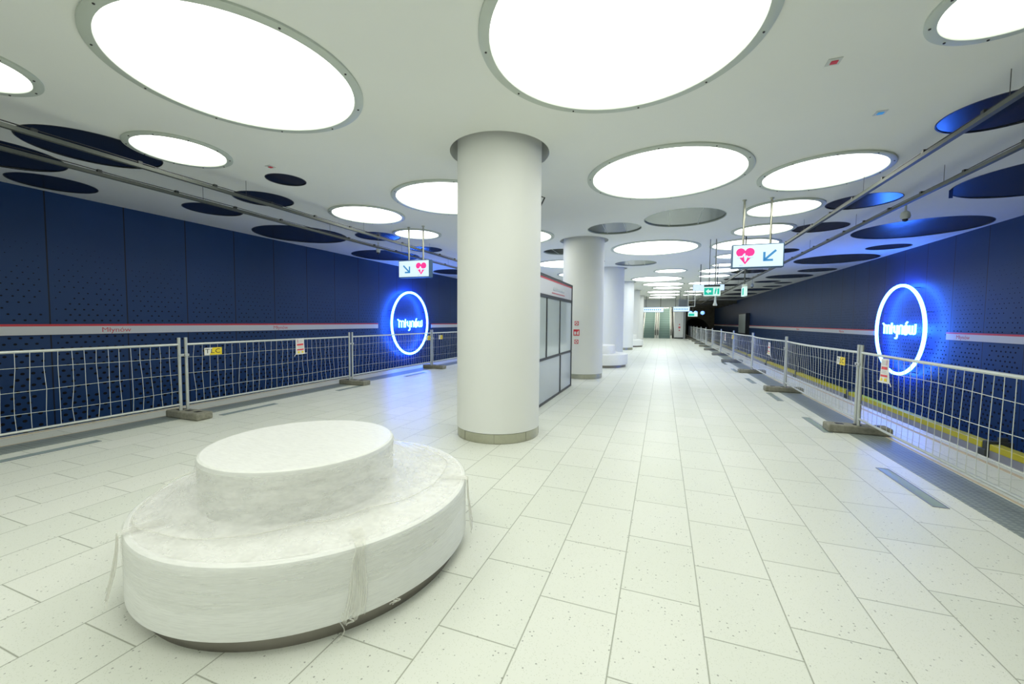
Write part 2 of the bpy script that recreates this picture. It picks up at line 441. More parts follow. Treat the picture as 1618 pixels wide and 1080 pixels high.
for x, y, r in holes:
    for z0, z1 in ((ZC, ZC+(.36 if (x, y, r) in [(CX, q, .645) for q in COLY] else .12)),):
        lathe(bm, [(r, z0), (r, z1)], x, y, 64)
struct('ceiling', bm, 'ceiling')
slab('ceiling_plenum', 'ceiling', XL-.2, XR+.2, YB, YE+.2, ZC+.35, ZC+.45)

# platform strips
for n, x0, x1, m in (('trim_1', 2.42, 2.81, 'tactile'), ('trim_2', -7.12, -6.72, 'tactile')):
    slab(n, m, x0, x1, YB, YE, .0, .004)
for n, x0, x1 in (('trim_3', 2.83, 2.86), ('trim_4', 3.33, 3.38), ('trim_5', -7.16, -7.13), ('trim_6', -7.66, -7.61)):
    slab(n, 'beige', x0, x1, YB, YE, 0, .003)

# floor light strips
def floor_light(x, y, label):
    t = thing('floor_light', label, 'floor light', (x, y, 0), 'glass light strips set into the platform floor')
    f = B()
    box(f, -.055, -.043, 0, .96, 0, .006); box(f, .043, .055, 0, .96, 0, .006)
    box(f, -.043, .043, 0, .012, 0, .006); box(f, -.043, .043, .948, .96, 0, .006)
    finish('frame', f, 'grey_box', t); finish('glass', box(B(), -.043, .043, .012, .948, 0, .004), 'floor_glass', t)
    return t
MT['floor_glass'] = mat('greenish_floor_glass', (.36, .45, .43), .12)
nm = ['nearest', 'second', 'third', 'fourth', 'fifth', 'sixth']
for i in range(6):
    floor_light(2.18, 4.28+2.42*i, 'glass light strip in the floor beside the right studded strip, '+nm[i]+' from the viewpoint')
for i, y in enumerate((1.88, 4.30, 6.72, 9.14)):
    floor_light(-6.42, y, 'glass light strip in the floor beside the left studded strip, '+nm[i]+' from the viewpoint')

# ------------------------------------------------------------------ ceiling lights and discs
def mesh_of(name, bm, m):
    o = finish(name, bm, m); me = o.data; bpy.data.objects.remove(o); return me
def spread(name, me, parent, loc):
    o = bpy.data.objects.new(name, me); COL.objects.link(o); o.parent = parent; o.location = loc; return o
BOLT = mesh_of('bolt', lathe(B(), [(.009, -.023), (.009, -.029), (.006, -.031)], n=8, cap1=True), 'bolt')
for i, (x, y, r, lb) in enumerate(NEARC):
    t = thing('ceiling_light', lb, 'ceiling light', (x, y, ZC), 'round lit ceiling discs')
    rw = .085 if r > .8 else .075
    f = lathe(B(), [(r+rw, 0), (r+rw, -.018), (r+rw-.01, -.024), (r+.004, -.024), (r, -.018), (r, 0)], n=96)
    finish('trim_ring', f, 'rim', t, True)
    finish('diffuser', lathe(B(), [(r, -.004), (r*.5, -.006), (.002, -.006)], n=96, cap1=True), 'light_near' if y < 14 else 'light_far', t, True)
    if y < 7.5 and y > 1:
        for k in range(10):
            a = 2*PI*(k+.37)/10
            spread('bolt', BOLT, t, ((r+rw*.55)*math.cos(a), (r+rw*.55)*math.sin(a), 0))
for lst, m, h in ((DARK, 'dark_disc', .008), (MIRR, 'mirror', .022)):
    for x, y, r, lb in lst:
        t = thing('ceiling_disc', lb, 'ceiling disc', (x, y, ZC), 'dark round panels set in the ceiling' if m == 'dark_disc' else 'grey mirrored round panels set in the ceiling')
        R_ = r-.004
        finish('lip', lathe(B(), [(R_, h), (R_, -.002), (R_-.012, -.002), (R_-.012, h)], n=72), 'black' if m == 'dark_disc' else 'rim', t, True)
        p = B()
        # panel slightly creased like a stretched sheet
        rs = [0.002, .25, .5, .75, .9, 1]
        random.seed(int(x*100+y*10))
        ph = random.random()*6
        lathe(p, [(q*(R_-.012), h) for q in rs[::-1]], n=72, cap1=True)
        for v in p.verts: v.co.z += .006*math.sin(v.co.x*5+ph)*math.cos(v.co.y*3.3+ph) if m == 'dark_disc' else 0
        finish('panel', p, m, t, True)
        if m == 'mirror':
            for xx in (-.35*r, .4*r):
                L = math.sqrt((R_-.02)**2-xx*xx); finish('seam_strip', box(B(), xx-.005, xx+.005, -L, L, h-.006, h-.001), 'rim', t)

# ------------------------------------------------------------------ columns
ordn = ['front', 'second', 'third', 'fourth', 'fifth', 'sixth']
for i, y in enumerate(COLY):
    t = thing('column', 'round white column, '+(ordn[i]+' one, '+('nearest the wrapped bench with a steel base ring' if i == 0 else
        'behind the glazed display case with red fire signs' if i == 1 else 'counting away from the bench along the row')), 'column', (CX, y, 0), 'round white platform columns')
    c = B(); n = 96
    lathe(c, [(CR, .125), (CR, ZC+.3)], n=n)
    finish('shaft', c, 'white', t, True)
    b = B(); lathe(b, [(CR-.012, 0), (CR-.006, .004), (CR-.006, .118), (CR-.012, .125)], n=n)
    rg = finish('base_ring', b, 'steel', t, True); rg['label'] = 'brushed steel base ring'
    for k in range(8):
        a = 2*PI*k/8+.3; r = CR-.005
        finish('ring_joint', tube(B(), [(r*math.cos(a), r*math.sin(a), .004), (r*math.cos(a), r*math.sin(a), .118)], .002, 5), 'dark_steel', t)
# small speaker brackets behind the upper shafts
for y, who in ((5.02, 'front'), (11.07, 'second')):
    a = math.radians(38); ox, oy = CX+CR*math.cos(a), y+CR*math.sin(a)
    t = thing('wall_bracket', 'thin dark triangular bracket on the rear right of the '+who+' column near the ceiling', 'bracket', (ox, oy, 2.98))
    u = Vector((math.cos(a), math.sin(a), 0)); b = B()
    tube(b, [u*-.01+Vector((0, 0, .22)), u*.09+Vector((0, 0, .20)), u*-.01], .011, 6, cap=True)
    finish('arm', b, 'black', t)

# ------------------------------------------------------------------ wrapped round benches
def make_bench(label, loc, detailed):
    import mathutils
    N_ = mathutils.noise.noise
    t = thing('round_bench', label, 'bench', loc, 'two-tier round benches between the columns')
    R1, R2, Z0, Z1, Z2 = .96, .555, .085, .432, .715
    ox, oy = (-.06, -.075) if detailed else (0, 0)
    finish('plinth', lathe(B(), [(R1-.06, 0), (R1-.06, Z0+.01)], n=96), 'dark_steel', t, True)['label'] = 'dark recessed metal plinth'
    p = [(R1-.065, Z0+.004), (R1-.012, Z0), (R1, Z0+.010), (R1, Z1-.022), (R1-.006, Z1-.007), (R1-.022, Z1)]
    finish('seat_side', lathe(B(), p, n=160), 'wrap_side', t, True)
    finish('seat_top', lathe(B(), [(R1-.022, Z1), (R1-.2, Z1+.001), (R2-.14, Z1)], n=160), 'wrap_top', t, True)
    finish('backrest_side', lathe(B(), [(R2-.004, Z1-.002), (R2, Z1+.02), (R2+.004, Z2-.02), (R2-.002, Z2-.006), (R2-.014, Z2)], ox, oy, n=120), 'wrap_side', t, True)
    finish('backrest_top', lathe(B(), [(R2-.014, Z2), (R2-.2, Z2+.003), (.002, Z2+.004)], ox, oy, n=120, cap1=True), 'wrap_top', t, True)
    if not detailed: return t
    def grid(rows, closed=True):
        b = B(); V = [[b.verts.new(p) for p in r] for r in rows]
        for A, C in zip(V, V[1:]):
            m = len(A)
            for i in range(m if closed else m-1): b.faces.new((A[i], A[(i+1) % m], C[(i+1) % m], C[i]))
        return b
    # film tent: from the upper rim out to a ridge, then lying on the seat to its edge
    n, k = 300, 34; rows = []
    face = math.radians(-38)
    for j in range(k+1):
        s = j/k; row = []
        for i in range(n):
            a = 2*PI*i/n
            w = abs(math.sin((a-face)/1.0)) if math.cos(a-face) > 0 else 1
            reach = .64+.23*w**1.8+.012*math.sin(9*a+1)
            if s < .62:
                u = s/.62; r = R2+.006+(reach-R2)*u**(1.0+.5*w); z = Z1+.014+(Z2-.025-Z1-.014)*(1-u)**(1.25+.35*w)
                k_ = (1-u); env = math.sin(PI*u)**.8
            else:
                u = (s-.62)/.38; r = reach+(R1-.03-reach)*u; z = Z1+.006+.008*(1-u)**2; k_ = 0; env = .22+.3*(1-u)
            c_, s_ = math.cos(a), math.sin(a)
            n1 = N_(Vector((c_*2.6, s_*2.6, s*3))); n2 = N_(Vector((c_*9, s_*9, s*7+3))); n3 = N_(Vector((c_*26, s_*26, s*9)))
            crease = (1-abs(n2)*2)**6
            z += env*(.008*n1+.003*n2+.0018*crease); r += env*.010*n1
            z = max(z, Z1+.004)
            row.append((ox*(1-s)+r*c_, oy*(1-s)+r*s_, z))
        rows.append(row)
    f = finish('film_tent', grid(rows), 'film', t, True); f['label'] = 'clear stretch film pulled from the upper rim over the seat'
    # ridge where the film doubles back
    pts = []
    for i in range(200):
        a = 2*PI*i/200; w = abs(math.sin(a-face)) if math.cos(a-face) > 0 else 1
        r = .65+.23*w**1.8+.012*math.sin(9*a+1)
        pts.append((ox*.38+r*math.cos(a), oy*.38+r*math.sin(a), Z1+.022+.004*math.sin(13*a)))
    finish('rolled_film_edge', tube(B(), pts, .0032, 6, closed=True), 'film_tail', t, True)
    # film wound round the upper half of the seat side
    rows = []; k = 22
    for j in range(k+1):
        s = j/k; row = []
        for i in range(n):
            a = 2*PI*i/n
            low = .27+.05*math.sin(2*a+.5)+.02*math.sin(5*a)
            z = Z1-.012+(low-Z1+.012)*s
            nz = N_(Vector((math.cos(a)*1.3, math.sin(a)*1.3, z*46)))
            r = R1+.004+.0035*abs(nz)
            row.append((r*math.cos(a), r*math.sin(a), z))
        rows.append(row)
    finish('film_band', grid(rows), 'film_thin', t, True)
    def gather(a0, a1, wid, zb, out, seed):
        m_, kk = 18, 30; rows = []
        for j in range(kk+1):
            s = j/kk; row = []
            for i in range(m_+1):
                q = i/m_-.5
                if s < .2: rr = R1-.16*(1-s/.2)**1.2; z = Z1+.014
                else: rr = R1+.008+out*((s-.2)/.8)**1.5; z = Z1+.004-(Z1-zb)*(s-.2)/.8
                ww = wid*(.45+1.0*abs(s-.24)**.7)
                a = a0+(a1-a0)*s+q*ww/R1+.012*math.sin(s*6+seed)
                fold = .007*math.sin(q*26+s*3)+.004*math.sin(q*57+seed)
                rr2 = rr+(abs(fold)+.001)*(1 if s > .15 else .3)
                row.append((rr2*math.cos(a), rr2*math.sin(a), z+.018*math.sin(q*14+seed)*(s > .93)))
            rows.append(row)
        return grid(rows, False)
    R_ = math.radians
    finish('gathered_film', gather(R_(-33), R_(-37), .085, .10, .003, 3), 'film_tail', t, True)
    finish('gathered_film', gather(R_(-112), R_(-116), .12, .09, .05, 5), 'film_tail', t, True)
    finish('gathered_film', gather(R_(24), R_(21), .12, .10, .035, 9), 'film_tail', t, True)
    for a, L, w_ in ((R_(-40), .12, .0028), (R_(-37.5), .03, .004), (R_(-25), .02, .003), (R_(-24), .028, .003)):
        pts = [((R1+.010+.01*math.sin(q*5))*math.cos(a+.015*math.sin(q*5)), (R1+.010+.01*math.sin(q*4))*math.sin(a+.02*math.sin(q*4)), .10-L*q) for q in [j/8 for j in range(9)]]
        pts = [(x, y, max(z, .004)) for x, y, z in pts]
        finish('film_strand', tube(B(), pts, w_, 5), 'film_tail', t, True)
    return t
make_bench('low two-tier round bench wrapped in clear stretch film, in the foreground', (-2.11, 2.05, 0), True)
bp = make_bench('white two-tier round bench beyond the second column', (CX, 14.25, 0), False)
dup(bp, (CX, 26.3, 0), 'white two-tier round bench beyond the fourth column, far off')

# ------------------------------------------------------------------ fences
PLEN = 3.44
def make_panel(name, bulge, seed, plen=PLEN):
    """panel in local space: runs along +y from 0 to plen, posts at both ends"""
    random.seed(seed)
    t = thing(name, 'x', 'fence', (0, 0, 0))
    def bx(s): return bulge*math.sin(PI*s)
    for yy in (0, plen):
        p = finish('post', tube(B(), [(0, yy, .114), (0, yy, 1.215)], .021, 12), 'galv', t, True)
    ys = [j/16 for j in range(17)]
    finish('top_rail', tube(B(), [(bx(s), plen*s, 1.11-.02*abs(bulge)*math.sin(PI*s)) for s in ys], .017, 8), 'galv', t, True)
    finish('bottom_rail', tube(B(), [(bx(s)*.5, plen*s, .205) for s in ys], .015, 8), 'galv', t, True)
    b = B(); nw = 28
    def pt(s, z):
        k = (z-.205)/.9
        return (bx(s)*(.5+.5*k)+.012*math.sin(7*s+z*3+seed), plen*s, z)
    for i in range(1, nw+1):
        s = i/(nw+1); j1 = [random.uniform(-.010, .010) for _ in range(5)]
        zz = [.205, .40, .66, .92, 1.11]
        tube(b, [(pt(s, z)[0]+j*.8, pt(s, z)[1]+j*(.3 if z in (.205, 1.11) else 1), z) for z, j in zip(zz, j1)], .0030, 5, cap=False)
    for z in (.40, .66, .92):
        tube(b, [(pt(s, z)[0], plen*s, z+.008*math.sin(9*s+seed+z*9)) for s in [q/24 for q in range(25)]], .0030, 5, cap=False)
    finish('wire_mesh', b, 'wire', t)
    return t
def make_foot():
    t = thing('concrete_block', 'x', 'concrete block', (0, 0, 0))
    b = B()
    box(b, -.36, .36, -.115, .115, 0, .105, .018)
    finish('block', b, 'foot', t)
    for x in (-.2, 0, .2): finish('socket', box(B(), x-.045, x+.045, -.035, .035, .1045, .108), 'rubber', t)
    return t
def make_coupler():
    t = thing('fence_coupler', 'x', 'clamp', (0, 0, 0))
    finish('clamp_plate', box(B(), -.034, -.0225, -.07, .07, -.018, .018, .003), 'galv', t)
    finish('clamp_bolt', tube(B(), [(-.045, 0, 0), (.03, 0, 0)], .007, 6), 'bolt', t)
    return t
words = ['nearest', 'second', 'third', 'fourth', 'fifth', 'sixth', 'seventh', 'eighth', 'ninth', 'tenth', 'eleventh', 'twelfth']
foot0 = make_foot(); coup0 = make_coupler(); uf = [False]; uc = [False]
def foot(x, y, label, group):
    t = foot0 if not uf[0] else dup(foot0); uf[0] = True
    t.location = (x, y, .0045); t['label'] = label; t['group'] = group; return t
def coupler(x, y, label, group):
    t = coup0 if not uc[0] else dup(coup0); uc[0] = True
    t.location = (x, y, .95); t.rotation_euler = (0, 0, PI if x < 0 else 0); t['label'] = label; t['group'] = group; return t
FXL, FXR = -6.8, 2.55
STEP = 3.535
bul = [-.02, -.10, -.13, -.08, -.03, -.10, -.16, -.05, -.1, -.05, -.1, -.06]
def fence_x(side, y):
    if side > 0: return FXL+.012
    i = int((y-3.37)//STEP); return FXR-.012+bul[i]*math.sin(PI*min(1, (y-3.37-i*STEP)/PLEN))
for i in range(6):
    y = 4.06+STEP*(i-1)
    t = make_panel('barrier_fence', .0, i+1); t.location = (FXL, y, 0)
    t['label'] = 'galvanised mesh fence panel along the left platform edge, '+words[i]+' from the left photo edge'
    t['group'] = 'mesh fence panels along the left edge'
    foot(FXL+.10, y-.045, 'weathered concrete foot under the left fence, '+words[i]+' joint from the viewpoint', 'feet of the left fence')
    coupler(FXL, y-.045, 'metal clamp joining left fence posts at the '+words[i]+' joint from the viewpoint', 'clamps of the left fence')
y = 3.37
for i in range(12):
    t = make_panel('barrier_fence', bul[i], 20+i); yy = 3.37+STEP*i; t.location = (FXR, yy, 0)
    t['label'] = 'galvanised mesh fence panel along the right platform edge, '+words[i]+' from the right photo edge'
    t['group'] = 'mesh fence panels along the right edge'
    foot(FXR+(.0 if i % 2 else -.03), yy-.045, 'dark flat concrete foot under the right fence, '+words[i]+' joint from the viewpoint', 'feet of the right fence')
    coupler(FXR, yy-.045, 'metal clamp joining right fence posts at the '+words[i]+' joint from the viewpoint', 'clamps of the right fence')

# ------------------------------------------------------------------ plates and notices hung on the fences
def plate(x, y0, y1, z0, z1, side, label):
    """side=+1: faces +x (left fence); -1: faces -x (right fence)"""
    yc, zc, W, Hh = (y0+y1)/2, (z0+z1)/2, abs(y1-y0), z1-z0; x = fence_x(side, yc)
    t = thing('fence_plate', label, 'plate', (x+side*.026, yc, zc), 'small yellow and white plates on the fences')
    finish('board', box(B(), -.003, .003, -W/2, W/2, -Hh/2, Hh/2), 'yellow', t)
    # white end on the left as read
    s = side; b = B()
    pts = [(-W/2, -Hh/2), (-W*.22, -Hh/2), (-W*.05, Hh/2), (-W/2, Hh/2)]
    prism(b, pts, .001, lambda u, v, w_: (s*(.0035+w_), s*u, v))
    finish('white_field', b, 'paper', t)
    text('lettering', 'TLC', Hh*.85, 'ink', t, frame(Vector((s*.0050, -s*W*.03, 0)), (0, s, 0), (0, 0, 1)), .0005, 1.15, xs=1.25)
    for q in (-.42, .42): finish('cable_tie', tube(B(), [(-s*.015, q*W, Hh*.4), (s*.006, q*W, Hh*.42)], .0025, 5), 'wire', t)
    return t
plate(FXL, 4.30, 4.57, .925, 1.04, 1, 'yellow and white lettered plate on the nearest left fence panel')
plate(FXL, 10.70, 10.95, .90, 1.035, 1, 'yellow plate on the left fence just right of the left neon ring')
plate(FXL, 11.45, 11.70, .90, 1.03, 1, 'yellow plate on the left fence next to the front column')
plate(FXR, 7.14, 7.41, .90, 1.015, -1, 'yellow and white plate on the right fence, left of the double post')
plate(FXR, 17.1, 17.55, .90, 1.045, -1, 'small far yellow plate on the right fence')
def notice(x, y0, y1, z0, z1, side, label, tilt=0):
    W, Hh = abs(y1-y0), z1-z0; s = side; x = fence_x(side, (y0+y1)/2)
    t = thing('safety_notice', label, 'notice', (x+s*.030, (y0+y1)/2, (z0+z1)/2), 'red and white notices tied to the fences')
    t.rotation_euler = (tilt, 0, 0)
    b = B(); n = 8; th = .002
    g = [[(s*.012*math.sin(3*i/n+2*j/n), -W/2+W*i/n, -Hh/2+Hh*j/n) for i in range(n+1)] for j in range(n+1)]
    A = [[b.verts.new(p) for p in r] for r in g]; C = [[b.verts.new((p[0]-s*th, p[1], p[2])) for p in r] for r in g]
    for j in range(n):
        for i in range(n):
            b.faces.new((A[j][i], A[j][i+1], A[j+1][i+1], A[j+1][i])); b.faces.new((C[j][i], C[j+1][i], C[j+1][i+1], C[j][i+1]))
    for i in range(n):
        b.faces.new((A[0][i], C[0][i], C[0][i+1], A[0][i+1])); b.faces.new((A[n][i], A[n][i+1], C[n][i+1], C[n][i]))
        b.faces.new((A[i][0], A[i+1][0], C[i+1][0], C[i][0])); b.faces.new((A[i][n], C[i][n], C[i+1][n], A[i+1][n]))
    finish('sheet', b, 'paper', t, True)
    def bar(name, m, u0, u1, v0, v1):
        b = B(); k = 4
        for q in range(k):
            ua, ub = u0+(u1-u0)*q/k, u0+(u1-u0)*(q+1)/k
            f = lambda u, v: (s*(.012*math.sin(3*(u+.5)+2*(v+.5))+.0035), u*W*s if False else u*W, v*Hh)
            b.faces.new([b.verts.new(f(u, v)) for u, v in ((ua, v0), (ub, v0), (ub, v1), (ua, v1))])
            b.faces.new([b.verts.new((f(u, v)[0]-s*.001, f(u, v)[1], f(u, v)[2])) for u, v in ((ua, v1), (ub, v1), (ub, v0), (ua, v0))])
        return finish(name, b, m, t)
    bar('red_block', 'red', -.38, .38, .06, .17); bar('red_block', 'red', -.38, .38, -.24, -.16)
    bar('pictogram', 'faint_red', -.36, -.18, .24, .44)
    bar('pictogram', 'yellow', -.32, -.10, -.42, -.30); bar('pictogram', 'yellow', .10, .32, -.42, -.30)
    for k in range(3): bar('text_line', 'grey_cover', -.1, .38, .26+k*.06, .275+k*.06)
    for k in range(2): bar('text_line', 'grey_cover', -.3, .3, -.02-k*.06, -.01-k*.06)
    for q in ([(0, -W/2, -Hh/2+.01), (0, -W/2-.03, -Hh/2-.03)], [(0, W/2, -Hh/2+.01), (0, W/2+.05, -Hh/2+.01)]):
        finish('tape_tab', tube(B(), q, .006, 5), 'paper', t)
    return t
notice(FXL, 5.99, 6.21, .81, 1.125, 1, 'red and white notice sheet hanging on the left fence, middle of the second panel', .03)
notice(FXR, 5.94, 6.18, .80, 1.09, -1, 'red and white notice sheet on the right fence in front of the right neon ring', -.04)
notice(FXR, 11.13, 11.45, .74, 1.04, -1, 'narrow red and white notice on the right fence, second from the viewpoint', .03)
notice(FXR, 18.9, 19.3, .76, 1.07, -1, 'curled white notice on the right fence, far away')
notice(FXR, 34.0, 34.4, .76, 1.07, -1, 'distant red and white notice on the right fence before the tunnel')

# ------------------------------------------------------------------ station-name bands on the track walls
def band(X, s, y0, y1, zt, words_, label):
    """s=+1 band faces +x (left wall)"""
    t = thing('name_band', label, 'sign band', (X+s*.012, (y0+y1)/2, zt), 'white name bands with a red upper edge on the track walls')
    L = (y1-y0)/2; H1, H2 = .038, .185
    x0, x1 = sorted((0, s*.03))
    finish('white_strip', box(B(), x0, x1, -L, L, -H2, -H1), 'band_white', t)
    finish('red_strip', box(B(), x0, x1, -L, L, -H1, 0), 'red', t)
    for yw in words_:
        text('lettering', 'Młynów', .13, 'redtext', t, frame(Vector((s*.031, yw-(y0+y1)/2, -.112)), (0, s, 0), (0, 0, 1)), .001, xs=1.1)
    y = -L+.5
    while y < L: finish('fixing', tube(B(), [(-s*.010, y, -.1), (s*.01, y, -.1)], .006, 5), 'bolt', t); y += 2.75
band(XL, 1, YB, 12.55, 1.385, (-2, 4.76, 8.4), 'white name band with red edge on the left wall, left of the neon ring')
band(XL, 1, 16.3, 40, 1.36, (20, 24), 'white name band with red edge on the left wall, right of the neon ring')
band(XR, -1, YB, 13.2, 1.315, (0, 6, 12.6), 'white name band with red edge on the right wall, right of the neon ring')
band(XR, -1, 16.9, 37.7, 1.315, (19.5, 25), 'white name band with red edge on the right wall, between neon ring and light board')
band(XR, -1, 41.3, YT-.3, 1.315, (), 'far white name band with red edge on the right wall, beyond the light board')

# ------------------------------------------------------------------ neon rings
def arc(cx, cy, r, a0, a1, n=8, ry=None):
    ry = ry or r
    return [(cx+r*math.cos(math.radians(a0+(a1-a0)*i/n)), cy+ry*math.sin(math.radians(a0+(a1-a0)*i/n))) for i in range(n+1)]
STROKES = [  # unicase rounded lettering, x-height 1
 [(.04, .95), (.16, .86), (.20, .74)],
 [(.22, 0), (.22, .62)]+arc(.38, .62, .16, 180, 0)+[(.54, 0)], [(.54, .62)]+arc(.70, .62, .16, 180, 0)+[(.86, 0)],
 [(1.06, 0), (1.06, 1.0)], [(.96, .42), (1.18, .62)],
 [(1.36, .78), (1.36, .30)]+arc(1.52, .30, .16, 180, 360)+[(1.68, .78)], [(1.68, .78), (1.68, -.22)]+arc(1.54, -.22, .14, 0, -110),
 [(1.90, 0), (1.90, .62)]+arc(2.06, .62, .16, 180, 0)+[(2.22, 0)],
 arc(2.56, .39, .19, 0, 360, 20, .38), [(2.55, .90), (2.68, 1.08)], [(2.50, .1), (2.62, .7)],
 [(2.92, .78), (2.92, .22)]+arc(3.06, .22, .14, 180, 360)+[(3.20, .78)], [(3.20, .22)]+arc(3.34, .22, .14, 180, 360)+[(3.48, .9)],
]
def neon_sign(X, s, yc, zc, R_, so, lz, label):
    t = thing('neon_sign', label, 'neon sign', (X, yc, zc), 'blue neon rings on the track walls')
    x = s*so
    finish('neon_ring', tube(B(), [(x, R_*math.cos(a), R_*math.sin(a)) for a in [2*PI*k/96 for k in range(96)]], .042, 10, closed=True), 'neon', t, True)
    b = B(); sc = .29; W = 3.5*sc
    wsc = 1.42*R_*.985/ (3.55*sc)
    for st in STROKES:
        pts = [(x, s*((u-1.80)*sc*wsc), (v-.45)*sc*1.15+lz) for u, v in st]
        tube(b, pts, .024, 7)
    finish('neon_lettering', b, 'neon_text', t, True)
    for k in range(8):
        a = 2*PI*(k+.5)/8; finish('stand_off', tube(B(), [(s*.002, R_*math.cos(a), R_*math.sin(a)), (x*.8, R_*math.cos(a), R_*math.sin(a))], .012, 6), 'trunk', t)
    return t
neon_sign(XR, -1, 15.02, 1.34, 1.28, .20, .02, 'glowing blue-white neon ring with lettering on the right track wall')
neon_sign(XL, 1, 14.42, 1.385, 1.27, .20, -.02, 'glowing blue-white neon ring with lettering on the left track wall')

# ------------------------------------------------------------------ cable trunking rails under the ceiling
def rail(x, label, y0, y1, rods):
    zt = 3.42; t = thing('cable_rail', label, 'cable rail', (x, 0, zt), 'long cable rails hung under the ceiling')
    b = B(); box(b, -.026, .026, y0, y1, -.026, -.020); box(b, -.026, -.021, y0, y1, -.020, .016); box(b, .021, .026, y0, y1, -.020, .016)
    finish('channel', b, 'trunk', t)
    finish('cable', tube(B(), [(.0, y0+(y1-y0)*k/60, .04+.006*math.sin(k*2.1)) for k in range(61)], .006, 6), 'bolt', t)
    y = y0+.5
    while y < min(y1, 40): spread('clamp', CLAMP, t, (0, y, 0)); y += .92
    y = rods
    while y < y1: spread('hanger_rod', ROD, t, (0, y, 0)); y += 2.7
CLAMP = mesh_of('clamp', box(B(), -.022, .022, -.022, .022, .016, .052), 'black')
ROD = mesh_of('hanger_rod', tube(B(), [(0, 0, .0), (0, 0, ZC-3.42+.001)], .003, 5), 'bolt')
rail(-6.23, 'long dark cable rail under the left ceiling, inner one over the platform', YB, 40, 4.66-2.7*3)
rail(-7.10, 'long dark cable rail under the left ceiling, outer one nearer the wall', YB, 40, 4.57-2.7*3)
rail(2.73, 'long dark cable rail under the right ceiling, inner one over the platform', YB, 46, 10.22-2.7*5)
rail(3.56, 'long dark cable rail under the right ceiling, outer one nearer the wall', YB, 46, 10.06-2.7*5)

# ------------------------------------------------------------------ hanging signs
MT['sign_frame'] = mat('blue_grey_sign_frame', (.05, .13, .24), .4, .2)
MT['faint'] = mat('faint_lilac_print', (.55, .55, .72), .5)
def hang_sign(xc, y, zb, zt, W, D, poles, label, flip):
    t = thing('hanging_sign', label, 'hanging sign', (xc, y, ZC), 'lit heart signs hanging from the ceiling')
    zb -= ZC; zt -= ZC; h = zt-zb; zm = (zb+zt)/2
    finish('housing', box(B(), -W/2, W/2, -D/2, D/2, zb, zt, .008), 'sign_frame', t)
    finish('lit_face', box(B(), -W/2+.017, W/2-.017, -D/2-.004, -D/2+.002, zb+.017, zt-.017), 'signlit', t)
    for p in poles:
        pl = finish('pole', tube(B(), [(p, 0, zt-.01), (p, 0, 0)], .019, 10), 'steel', t, True)
        finish('ceiling_flange', lathe(B(), [(.035, 0), (.035, -.012), (.02, -.02)], p, 0, 16, cap1=True), 'steel', pl)
    yf = -D/2-.006
    P = lambda u, v, w_: (u, yf+w_, v)
    hx = -W*.24*flip; k = h*.66
    # heart: two round lobes and a pointed base, split by a white pulse line
    b = B()
    pts = []
    n = 16
    for i in range(n+1):
        a = math.radians(205-(205+0)*i/n*1.0+0); 
    lob = .265*k
    pts = arc(-lob*.98, .22*k, lob, 222, 20, 14)+arc(lob*.98, .22*k, lob, 160, -42, 14)+[(0, -.55*k)]
    prism(b, [(hx+u, zm+v+.02*k) for u, v in pts], .003, P)
    finish('heart_symbol', b, 'pink', t)
    b = B()
    pl_ = [(-.46, -.06), (-.16, -.04), (-.06, .16), (.02, -.34), (.10, .02), (.17, -.08), (.46, -.04)]
    pts2 = [(hx+u*k, yf-.004, zm+v*k) for u, v in pl_]
    tube(b, pts2, .0155, 6); finish('pulse_line', b, 'signlit', t)
    text('lettering', 'AED', .035, 'faint', t, frame(Vector((hx-.06, yf-.001, zb+.045)), (1, 0, 0), (0, 0, 1)), .0005)
    # arrow pointing down and inwards
    ax = W*.23*flip; L = h*.40; th = h*.085; s = flip
    b = B()
    def seg(u0, v0, u1, v1):
        d = Vector((u1-u0, v1-v0)).normalized()*th/2; nn = Vector((-d.y, d.x))
        prism(b, [(ax+u0+nn.x, zm+v0+nn.y), (ax+u1+nn.x, zm+v1+nn.y), (ax+u1-nn.x, zm+v1-nn.y), (ax+u0-nn.x, zm+v0-nn.y)], .003, P)
    f = lambda u: -u*s
    seg(f(-.55*L), .5*L, f(.47*L), -.47*L); seg(f(.5*L), .35*L, f(.5*L), -.5*L-th/2); seg(f(.5*L), -.5*L, f(-.3*L), -.5*L)
    finish('arrow_symbol', b, 'arrow', t)
    return t
hang_sign(1.53, 8.3, 2.475, 2.89, .80, .15, (-.22, .20), 'lit hanging sign with pink heart and blue arrow on the right side of the aisle', 1)
hang_sign(-5.46, 8.2, 2.50, 2.90, .84, .15, (-.18, .21), 'lit hanging sign with blue arrow and pink heart beside the left fence', -1)

def pole_pair(t, xs, z, r=.012):
    for p in xs:
        finish('pole', tube(B(), [(p, 0, z), (p, 0, 0)], r, 8), 'trunk', t, True)
# green exit sign
t = thing('exit_sign', 'small green and white exit sign hanging on two thin rods under the aisle lights', 'exit sign', (1.19, 11.86, ZC))
finish('housing', box(B(), -.20, .20, -.03, .03, -1.475, -1.235, .004), 'signgreen_white', t)
finish('mounting_box', box(B(), -.19, .19, -.04, .04, -1.235, -1.19), 'black', t)
pole_pair(t, (-.07, .07), -1.2, .009)
b = B(); P = lambda u, v, w_: (u, -.033+w_, -1.355+v)
prism(b, [(-.185, -.09), (.025, -.09), (.025, .09), (-.185, .09)], .002, P); finish('green_field', b, 'signgreen', t)
b = B(); P = lambda u, v, w_: (u, -.0345+w_, -1.355+v)
prism(b, [(-.15, 0), (-.08, .065), (-.08, .025), (-.02, .025), (-.02, -.025), (-.08, -.025), (-.08, -.065)], .001, P)
finish('arrow_symbol', b, 'signgreen_white', t)
b = B(); P = lambda u, v, w_: (u, -.0335+w_, -1.355+v)
